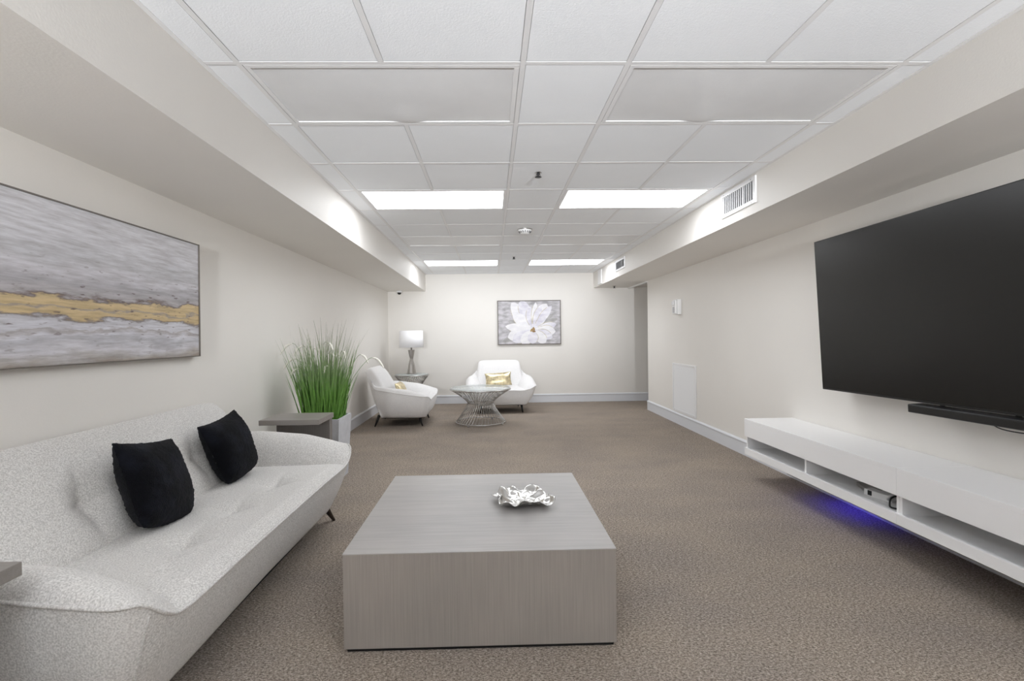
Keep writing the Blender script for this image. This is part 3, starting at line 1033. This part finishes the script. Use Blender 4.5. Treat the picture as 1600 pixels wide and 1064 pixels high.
PL = [(-0.26, -0.02, 1.21, -1, 0.12), (-0.20, 0.05, 1.185, -1, 0.09), (-0.27, 0.06, 1.07, -1, 0.12), (-0.17, -0.10, 0.995, -1, 0.10), (0.05, -0.05, 1.22, 1, 0.06), (0.03, 0.1, 1.12, 1, 0.05),
      (0.19, -0.03, 1.14, 1, 0.02), (0.10, 0.04, 1.10, -1, 0.02), (0.08, -0.16, 1.02, -1, 0.02), (0.42, 0.02, 1.075, 1, 0.13), (0.30, 0.12, 1.10, 1, 0.08), (-0.1, 0.1, 1.16, 1, 0.05)]
for (px, py, pz, sg, dr) in PL:
    base = Vector((px * 0.25, py * 0.4, 0.5))
    apex = Vector((px, py, pz))
    tip = apex + Vector((sg * dr * 0.95, -0.01, -0.05 - dr * 0.25))
    ctl = catmull([base, base.lerp(apex, 0.55) + Vector((-px * 0.12, 0, 0.03)), apex + Vector((-sg * 0.03, 0, -0.01)), apex + Vector((sg * dr * 0.45, 0, 0.0)), tip], 8)
    st = NB(); tube(st, ctl[:25], 0.0022, 5)
    so = obj('stem', st, 'grass', t)
    hd = NB()
    seg = ctl[20:]
    m_ = len(seg)
    tube(hd, seg, [0.002 + 0.0085 * math.sin(PI * (i + 0.6) / (m_ + 0.2)) ** 0.7 for i in range(m_)], 8)
    obj('plume', hd, 'plume', so)

# ------------------------------------------------------------------ wire tables and lamp
def wire_table(name, label, cat, loc, rt, rw, rb, H, zw, glass=True):
    t = thing(name, label, cat, loc, group='wire hourglass tables')
    c = NB()
    K = 48
    for k in range(K):
        a0 = 2 * PI * k / K
        for tws in (0.42,):
            pts = []
            for i in range(13):
                f = i / 12
                z = 0.03 + (H - 0.045) * f
                if z < zw:
                    q = (zw - z) / (zw - 0.03); r = rw + (rb - rw) * q ** 1.25
                else:
                    q = (z - zw) / (H - 0.015 - zw); r = rw + (rt - rw) * q ** 1.35
                a = a0 + tws * (f - 0.5)
                pts.append((r * math.cos(a), r * math.sin(a), z))
            tube(c, pts, 0.0036, 5, cap=False)
    obj('wire_cage', c, 'chrome', t)

    def ring(r, z, th):
        b = NB(); tube(b, [(r * math.cos(2 * PI * i / 64), r * math.sin(2 * PI * i / 64), z) for i in range(64)], th, 8, closed=True); return b
    obj('base_ring', ring(rb, 0.026, 0.008), 'chrome', t)
    obj('top_ring', ring(rt, H - 0.012, 0.010), 'chrome', t)
    obj('waist_ring', ring(rw - 0.004, zw, 0.005), 'chrome', t)
    for k in range(4):
        a = PI / 4 + k * PI / 2 + 0.3
        b = NB(); lathe(b, [(0, 0), (0.012, 0), (0.014, 0.006), (0.014, 0.012), (0.008, 0.018), (0, 0.018)], 14, rb * math.cos(a), rb * math.sin(a)); obj('foot', b, 'chrome', t)
    b = NB(); lathe(b, [(0, H - 0.002), (rt - 0.008, H - 0.002), (rt - 0.004, H + 0.002), (rt - 0.004, H + 0.006), (rt - 0.008, H + 0.009), (0, H + 0.009)], 64)
    obj('glass_top', b, 'glass', t)
    return t


wire_table('wire_table', 'round chrome wire hourglass table with glass top before the armchair', 'coffee table', (-0.165, 7.14, 0), 0.44, 0.185, 0.36, 0.515, 0.30)
wire_table('wire_side_table', 'small wire hourglass side table under the lamp in the corner', 'side table', (-1.40, 8.6, 0), 0.295, 0.13, 0.24, 0.615, 0.33)

t = thing('table_lamp', 'table lamp with white drum shade and hourglass metal base in the corner', 'lamp', (-1.40, 8.6, 0.626))
b = NB()
lathe(b, [(0, 0), (0.088, 0), (0.088, 0.010), (0.078, 0.016), (0.072, 0.05), (0.052, 0.17), (0.030, 0.265), (0.032, 0.275), (0.050, 0.36), (0.060, 0.415), (0.058, 0.422), (0, 0.424)], 10, smooth=False)
obj('base', b, 'nickel', t)
b = NB(); lathe(b, [(0, 0.424), (0.014, 0.424), (0.014, 0.47), (0.018, 0.475), (0.018, 0.51), (0, 0.512)], 16)
obj('socket', b, 'nickel', t)
b = NB(); lathe(b, [(0, 0.512), (0.016, 0.515), (0.032, 0.56), (0.030, 0.585), (0.016, 0.603), (0, 0.606)], 16); obj('bulb', b, 'bulb', t)
b = NB(); lathe(b, [(0.208, 0.465), (0.212, 0.465), (0.204, 0.755), (0.200, 0.755), (0.208, 0.465)], 56)
for k in range(3):
    a = 2 * PI * k / 3
    tube(b, [(0.018 * math.cos(a), 0.018 * math.sin(a), 0.505), (0.2065 * math.cos(a), 0.2065 * math.sin(a), 0.53)], 0.002, 5)
obj('lamp_shade', b, 'shade', t)

# ------------------------------------------------------------------ pictures
t = thing('seascape_painting', 'wide abstract grey and gold seascape painting above the sofa', 'painting', (XL + 0.004, 2.44, 1.165), (0, math.radians(0.4), 0))
W_ = 0.785
e = NB(); bx(e, 0, 0.036, -W_ + 0.006, W_ - 0.006, 0.006, 0.719); obj('canvas', e, 'seascape', t)
e = NB()
for z0, z1 in ((0, 0.0055), (0.7195, 0.725)):
    bx(e, 0, 0.043, -W_, W_, z0, z1)
for y0, y1 in ((-W_, -W_ + 0.0055), (W_ - 0.0055, W_)):
    bx(e, 0, 0.043, y0, y1, 0.0056, 0.7194)
obj('frame', e, 'frame_grey', t)


def petal_mats():
    def pm(name, c0, c1):
        m, n, l, p = nt(name)
        tc = n.new('ShaderNodeTexCoord'); mp = n.new('ShaderNodeMapping'); mp.inputs['Scale'].default_value = (6, 6, 14)
        l.new(tc.outputs['Object'], mp.inputs['Vector'])
        nz = n.new('ShaderNodeTexNoise'); nz.inputs['Scale'].default_value = 1.2; nz.inputs['Detail'].default_value = 5
        l.new(mp.outputs[0], nz.inputs['Vector'])
        r = n.new('ShaderNodeValToRGB'); r.color_ramp.elements[0].position = 0.35; r.color_ramp.elements[1].position = 0.65
        r.color_ramp.elements[0].color = (*c0, 1); r.color_ramp.elements[1].color = (*c1, 1)
        l.new(nz.outputs['Fac'], r.inputs['Fac']); l.new(r.outputs['Color'], p.inputs['Base Color'])
        p.inputs['Roughness'].default_value = 0.7
        return m
    return [pm('painted_background', (0.34, 0.33, 0.34), (0.60, 0.58, 0.61)), pm('painted_petal_white', (0.74, 0.73, 0.76), (0.84, 0.83, 0.84)), pm('painted_petal_lilac', (0.60, 0.58, 0.66), (0.80, 0.79, 0.83)),
            pm('painted_gold_line', (0.42, 0.36, 0.24), (0.62, 0.57, 0.42)), pm('painted_centre', (0.22, 0.12, 0.04), (0.50, 0.33, 0.10)), pm('painted_shadow_grey', (0.30, 0.29, 0.28), (0.46, 0.45, 0.45))]


t = thing('flower_painting', 'framed painting of a white flower on the far wall', 'painting', (0.728, YB - 0.004, 1.10))
e = NB()
HW, HH = 0.60, 0.838
bx(e, -HW + 0.01, HW - 0.01, -0.022, 0, 0.01, HH - 0.01, 0)
layer = [0.0225]


def poly(pts, mi):
    y = -layer[0]; layer[0] += 0.00012
    c = [(min(HW - 0.012, max(-HW + 0.012, x)), z) for x, z in pts]
    c = [(x, min(HH - 0.012, max(0.012, z))) for x, z in c]
    vs = [e.verts.new((x, y, z)) for x, z in c]
    f = e.faces.new(vs); f.material_index = mi
    return f


def petal(cx, cz, ang, ln, wd, mi, line=True, tip=0.6):
    """a petal from the flower's centre outwards; ang in degrees, 0 = right, 90 = up"""
    a = math.radians(ang)
    d = (math.cos(a), math.sin(a)); s_ = (-d[1], d[0])
    L_, R_ = [], []
    for i in range(15):
        f = i / 14
        wv = wd * max(0.0, math.sin(PI * min(1, f ** 1.35))) ** 0.62 * (1 + 0.05 * math.sin(9 * f + ang))
        L_.append((cx + d[0] * ln * f + s_[0] * wv, cz + d[1] * ln * f + s_[1] * wv))
        R_.append((cx + d[0] * ln * f - s_[0] * wv, cz + d[1] * ln * f - s_[1] * wv))
    poly(L_ + R_[::-1][1:-1], mi)
    if line:
        pth = L_[3:13]
        poly([(x, z) for x, z in pth] + [(x + 0.008 * s_[0], z + 0.008 * s_[1]) for x, z in pth[::-1]], 3)


CX_, CZ_ = 0.07, 0.275
for a, ln, wd in ((25, 0.52, 0.05), (200, 0.62, 0.06), (160, 0.50, 0.07), (38, 0.50, 0.04)):
    petal(CX_, CZ_, a, ln, wd, 5, False)
for a, ln, wd, mi in ((128, 0.66, 0.13, 1), (112, 0.62, 0.12, 2), (140, 0.50, 0.10, 1), (98, 0.45, 0.09, 2), (84, 0.53, 0.055, 1), (62, 0.56, 0.13, 1), (72, 0.50, 0.07, 2), (52, 0.58, 0.07, 2),
                      (14, 0.46, 0.07, 2), (-4, 0.43, 0.10, 1), (-22, 0.40, 0.09, 2), (-45, 0.34, 0.10, 1), (172, 0.53, 0.08, 1), (196, 0.50, 0.12, 1), (208, 0.44, 0.11, 2), (232, 0.34, 0.11, 1), (268, 0.26, 0.10, 2)):
    petal(CX_, CZ_, a, ln, wd, mi)
for k in range(9):
    a = k * 0.7; r = 0.018 + 0.012 * (k % 3)
    poly([(CX_ + r * math.cos(a) + 0.016 * math.cos(q * PI / 4), CZ_ + r * math.sin(a) + 0.016 * math.sin(q * PI / 4)) for q in range(8)], 4)
obj('canvas', e, petal_mats(), t, fix=False)
e = NB()
for z0, z1 in ((0, 0.016), (HH - 0.012, HH)):
    bx(e, -HW, HW, -0.034, 0, z0, z1)
for x0, x1 in ((-HW, -HW + 0.012), (HW - 0.012, HW)):
    bx(e, x0, x1, -0.034, 0, 0.0161, HH - 0.0121)
obj('frame', e, 'frame_dark', t)

# ------------------------------------------------------------------ television, sound bar
# corner points found by sighting: far bottom, far top, near bottom
BLc, TLc, BRc = Vector((2.45, 3.556, 0.85)), Vector((2.40, 3.556, 1.938)), Vector((2.472, 1.676, 0.874))
ax = (BRc - BLc); TVW = ax.length; ax.normalize()
up = (TLc - BLc); TVH = up.length; up = (up - ax * up.dot(ax)).normalized()
nr = ax.cross(up).normalized()          # towards the room or the wall
if nr.x > 0:
    nr = -nr
mtx = Matrix(((ax.x, up.x, nr.x, BLc.x), (ax.y, up.y, nr.y, BLc.y), (ax.z, up.z, nr.z, BLc.z), (0, 0, 0, 1)))
tv = thing('television', 'large black wall-mounted flat television on the right wall', 'television')
tv.matrix_world = mtx
# local: x along towards the camera, y up, z into the room
e = NB(); bx(e, 0, TVW, 0, TVH, -0.030, -0.002, bevel=0.003); obj('housing', e, 'bezel', tv)
e = NB(); bx(e, 0.006, TVW - 0.006, 0.014, TVH - 0.006, -0.0019, 0.0); obj('screen', e, 'screen', tv)
e = NB(); bx(e, TVW * 0.3, TVW * 0.7, TVH * 0.25, TVH * 0.72, -0.075, -0.0301, bevel=0.008); obj('rear_housing', e, 'black', tv)
e = NB(); bx(e, TVW * 0.34, TVW * 0.38, TVH * 0.2, TVH * 0.8, -0.10, -0.0755); bx(e, TVW * 0.62, TVW * 0.66, TVH * 0.2, TVH * 0.8, -0.10, -0.0755)
bx(e, TVW * 0.30, TVW * 0.70, TVH * 0.40, TVH * 0.60, -0.150, -0.1005); obj('wall_bracket', e, 'leg_metal', tv)
sb = thing('soundbar', 'slim black soundbar hung under the television', 'soundbar')
sb.matrix_world = mtx
X0, X1 = 0.770, 1.400
e = NB(); bx(e, X0, X1, -0.058, -0.010, -0.055, 0.040, bevel=0.010, seg=3); obj('body', e, 'black', sb)
e = NB(); bx(e, X0 + 0.012, X1 - 0.012, -0.052, -0.018, 0.0395, 0.0415, bevel=0.0008); obj('grille', e, 'bezel', sb)
for xx in (X0 + 0.12, X1 - 0.12):
    e = NB(); bx(e, xx - 0.012, xx + 0.012, -0.045, 0.10, -0.062, -0.0552); obj('hanger', e, 'leg_metal', sb)
e = NB(); tube(e, catmull([(1.18, -0.055, -0.02), (1.24, -0.072, 0.0), (1.32, -0.078, 0.0), (1.42, -0.07, -0.01), (1.50, -0.035, -0.03), (1.56, 0.03, -0.045)], 6), 0.0028, 6); obj('cable', e, 'black', sb)


# ------------------------------------------------------------------ floating media consoles
def console(label, y_far, y_near):
    L = y_far - y_near
    x0 = 2.20
    t = thing('media_console', label, 'media console', (XR, y_far, 0), group='white floating media consoles')
    # local: x = world x - XR (negative into the room), y = 0 at far end going to -L
    d0 = x0 - XR
    P_ = 'white_gloss'
    e = NB(); bx(e, d0, -0.003, -L + 0.0006, 0, 0.503, 0.527, bevel=0.0006, seg=1); obj('top', e, P_, t)
    e = NB(); bx(e, d0, d0 + 0.018, -L + 0.0006, 0, 0.376, 0.5029, bevel=0.0015); obj('drop_front', e, P_, t)
    e = NB(); bx(e, d0 + 0.0005, d0 + 0.018, -L + 0.0006, 0, 0.218, 0.277, bevel=0.0015); obj('lower_rail', e, P_, t)
    e = NB(); bx(e, d0 + 0.0182, -0.003, -L + 0.0006, 0, 0.2585, 0.264); obj('shelf', e, 'white', t)
    for ya, yb in ((-0.018, -0.0005), (-L + 0.001, -L + 0.0185)):
        e = NB(); bx(e, d0 + 0.0185, -0.004, ya, yb, 0.2645, 0.5028); obj('side_panel', e, P_, t)
    e = NB(); bx(e, d0 + 0.019, -0.035, -L / 2 - 0.008, -L / 2 + 0.008, 0.2645, 0.5028); obj('divider', e, P_, t)
    e = NB(); bx(e, -0.020, -0.004, -L + 0.019, -0.019, 0.2645, 0.5027); obj('back_panel', e, P_, t)
    e = NB(); bx(e, d0 + 0.055, -0.004, -L + 0.001, -0.52 if y_far > 4 else 0, 0.188, 0.2578, bevel=0.001); obj('under_box', e, 'under_shade', t)
    return t


c1 = console('white floating media console, the farther of the two end to end on the right wall', 4.20, 2.605)
c2 = console('white floating media console, the nearer of the two, running out of the frame', 2.604, 1.0)
# blue LED strip glued under the farther console
e = NB(); bx(e, -0.10, -0.075, -1.02, -0.60, 0.180, 0.1875); obj('led_strip', e, 'led', c1)

# things lying in the farther console's middle bay
SH = 0.2645
t = thing('power_strip', 'small white power strip with black switch inside the console', 'power strip', (2.345, 2.885, SH), (0, 0, math.radians(12)))
e = NB(); bx(e, -0.03, 0.03, -0.085, 0.085, 0, 0.038, bevel=0.005); obj('body', e, 'white', t)
e = NB(); bx(e, -0.0325, -0.029, 0.035, 0.06, 0.006, 0.034, bevel=0.001); obj('switch', e, 'black', t)
e = NB(); tube(e, catmull([(2.375, 2.80, SH + 0.02), (2.32, 2.79, SH + 0.02), (2.30, 2.785, SH + 0.035), (2.35, 2.77, SH + 0.07), (2.44, 2.755, SH + 0.10), (2.56, 2.77, SH + 0.11)], 8), 0.007, 8)
tag(obj('power_cable', e, 'cable_white'), 'thick white power cable rising beside the power strip in the console', 'cable')
t = thing('power_adapter', 'black power adapter with curled cable inside the console beside the divider', 'power adapter', (2.345, 2.70, SH), (0, 0, math.radians(20)))
e = NB(); bx(e, -0.03, 0.03, -0.035, 0.035, 0, 0.045, bevel=0.006); obj('body', e, 'black', t)
e = NB(); tube(e, catmull([(0.0, 0.03, 0.04), (-0.015, 0.045, 0.06), (-0.05, 0.055, 0.05), (-0.07, 0.05, 0.02), (-0.072, 0.04, 0.006), (-0.06, 0.0, 0.005), (-0.05, -0.04, 0.005)], 8), 0.005, 8); obj('cord', e, 'black', t)
t = thing('cable_box', 'flat dark box lying in the console behind the power strip', 'electronic box', (2.40, 3.05, SH), (0, 0, math.radians(-18)))
e = NB(); bx(e, -0.045, 0.045, -0.07, 0.07, 0.004, 0.026, bevel=0.003); obj('case', e, 'nickel', t)
e = NB(); bx(e, -0.04, 0.04, -0.06, 0.06, 0, 0.0039); obj('feet', e, 'black', t)

# ------------------------------------------------------------------ added fill lamps, unseen behind the photographer, shaped as standing lamps
def add_fill_lamp(x, y, label):
    t = thing('fill_lamp', label, 'fill lamp', (x, y, 0), group='added fill lamps behind the camera')
    e = NB(); lathe(e, [(0, 0), (0.14, 0), (0.14, 0.015), (0.02, 0.03), (0, 0.03)], 28); obj('base', e, 'leg_metal', t)
    e = NB(); tube(e, [(0, 0, 0.028), (0, 0, 1.62)], 0.012, 12); obj('fill_lamp_pole', e, 'leg_metal', t)
    e = NB(); lathe(e, [(0.0, -0.10), (0.05, -0.09), (0.08, -0.05), (0.10, 0.0), (0.096, 0.0), (0.075, -0.045), (0.0, -0.085)], 32)
    sh = obj('lamp_shade', e, 'leg_metal', t, (0, 0.01, 1.70), (math.radians(-66), 0, 0))  # shade of the added fill lamp
    ld = bpy.data.lights.new('fill_spot', 'SPOT'); ld.spot_size = math.radians(76); ld.spot_blend = 1.0; ld.shadow_soft_size = 0.12; ld.energy = FILL_POWER; ld.color = (0.972, 1.0, 1.04)
    lo = bpy.data.objects.new('fill_spot', ld); COL.objects.link(lo); lo.parent = t; lo.location = (0, 0.02, 1.72)
    lo.rotation_euler = Vector((0, math.cos(math.radians(24)), math.sin(math.radians(24)))).to_track_quat('-Z', 'Y').to_euler()


if FILL_POWER:
    add_fill_lamp(-1.0, -2.4, 'added black fill lamp tilted to the ceiling behind the camera on the left')
    add_fill_lamp(1.6, -2.4, 'added black fill lamp tilted to the ceiling behind the camera on the right')
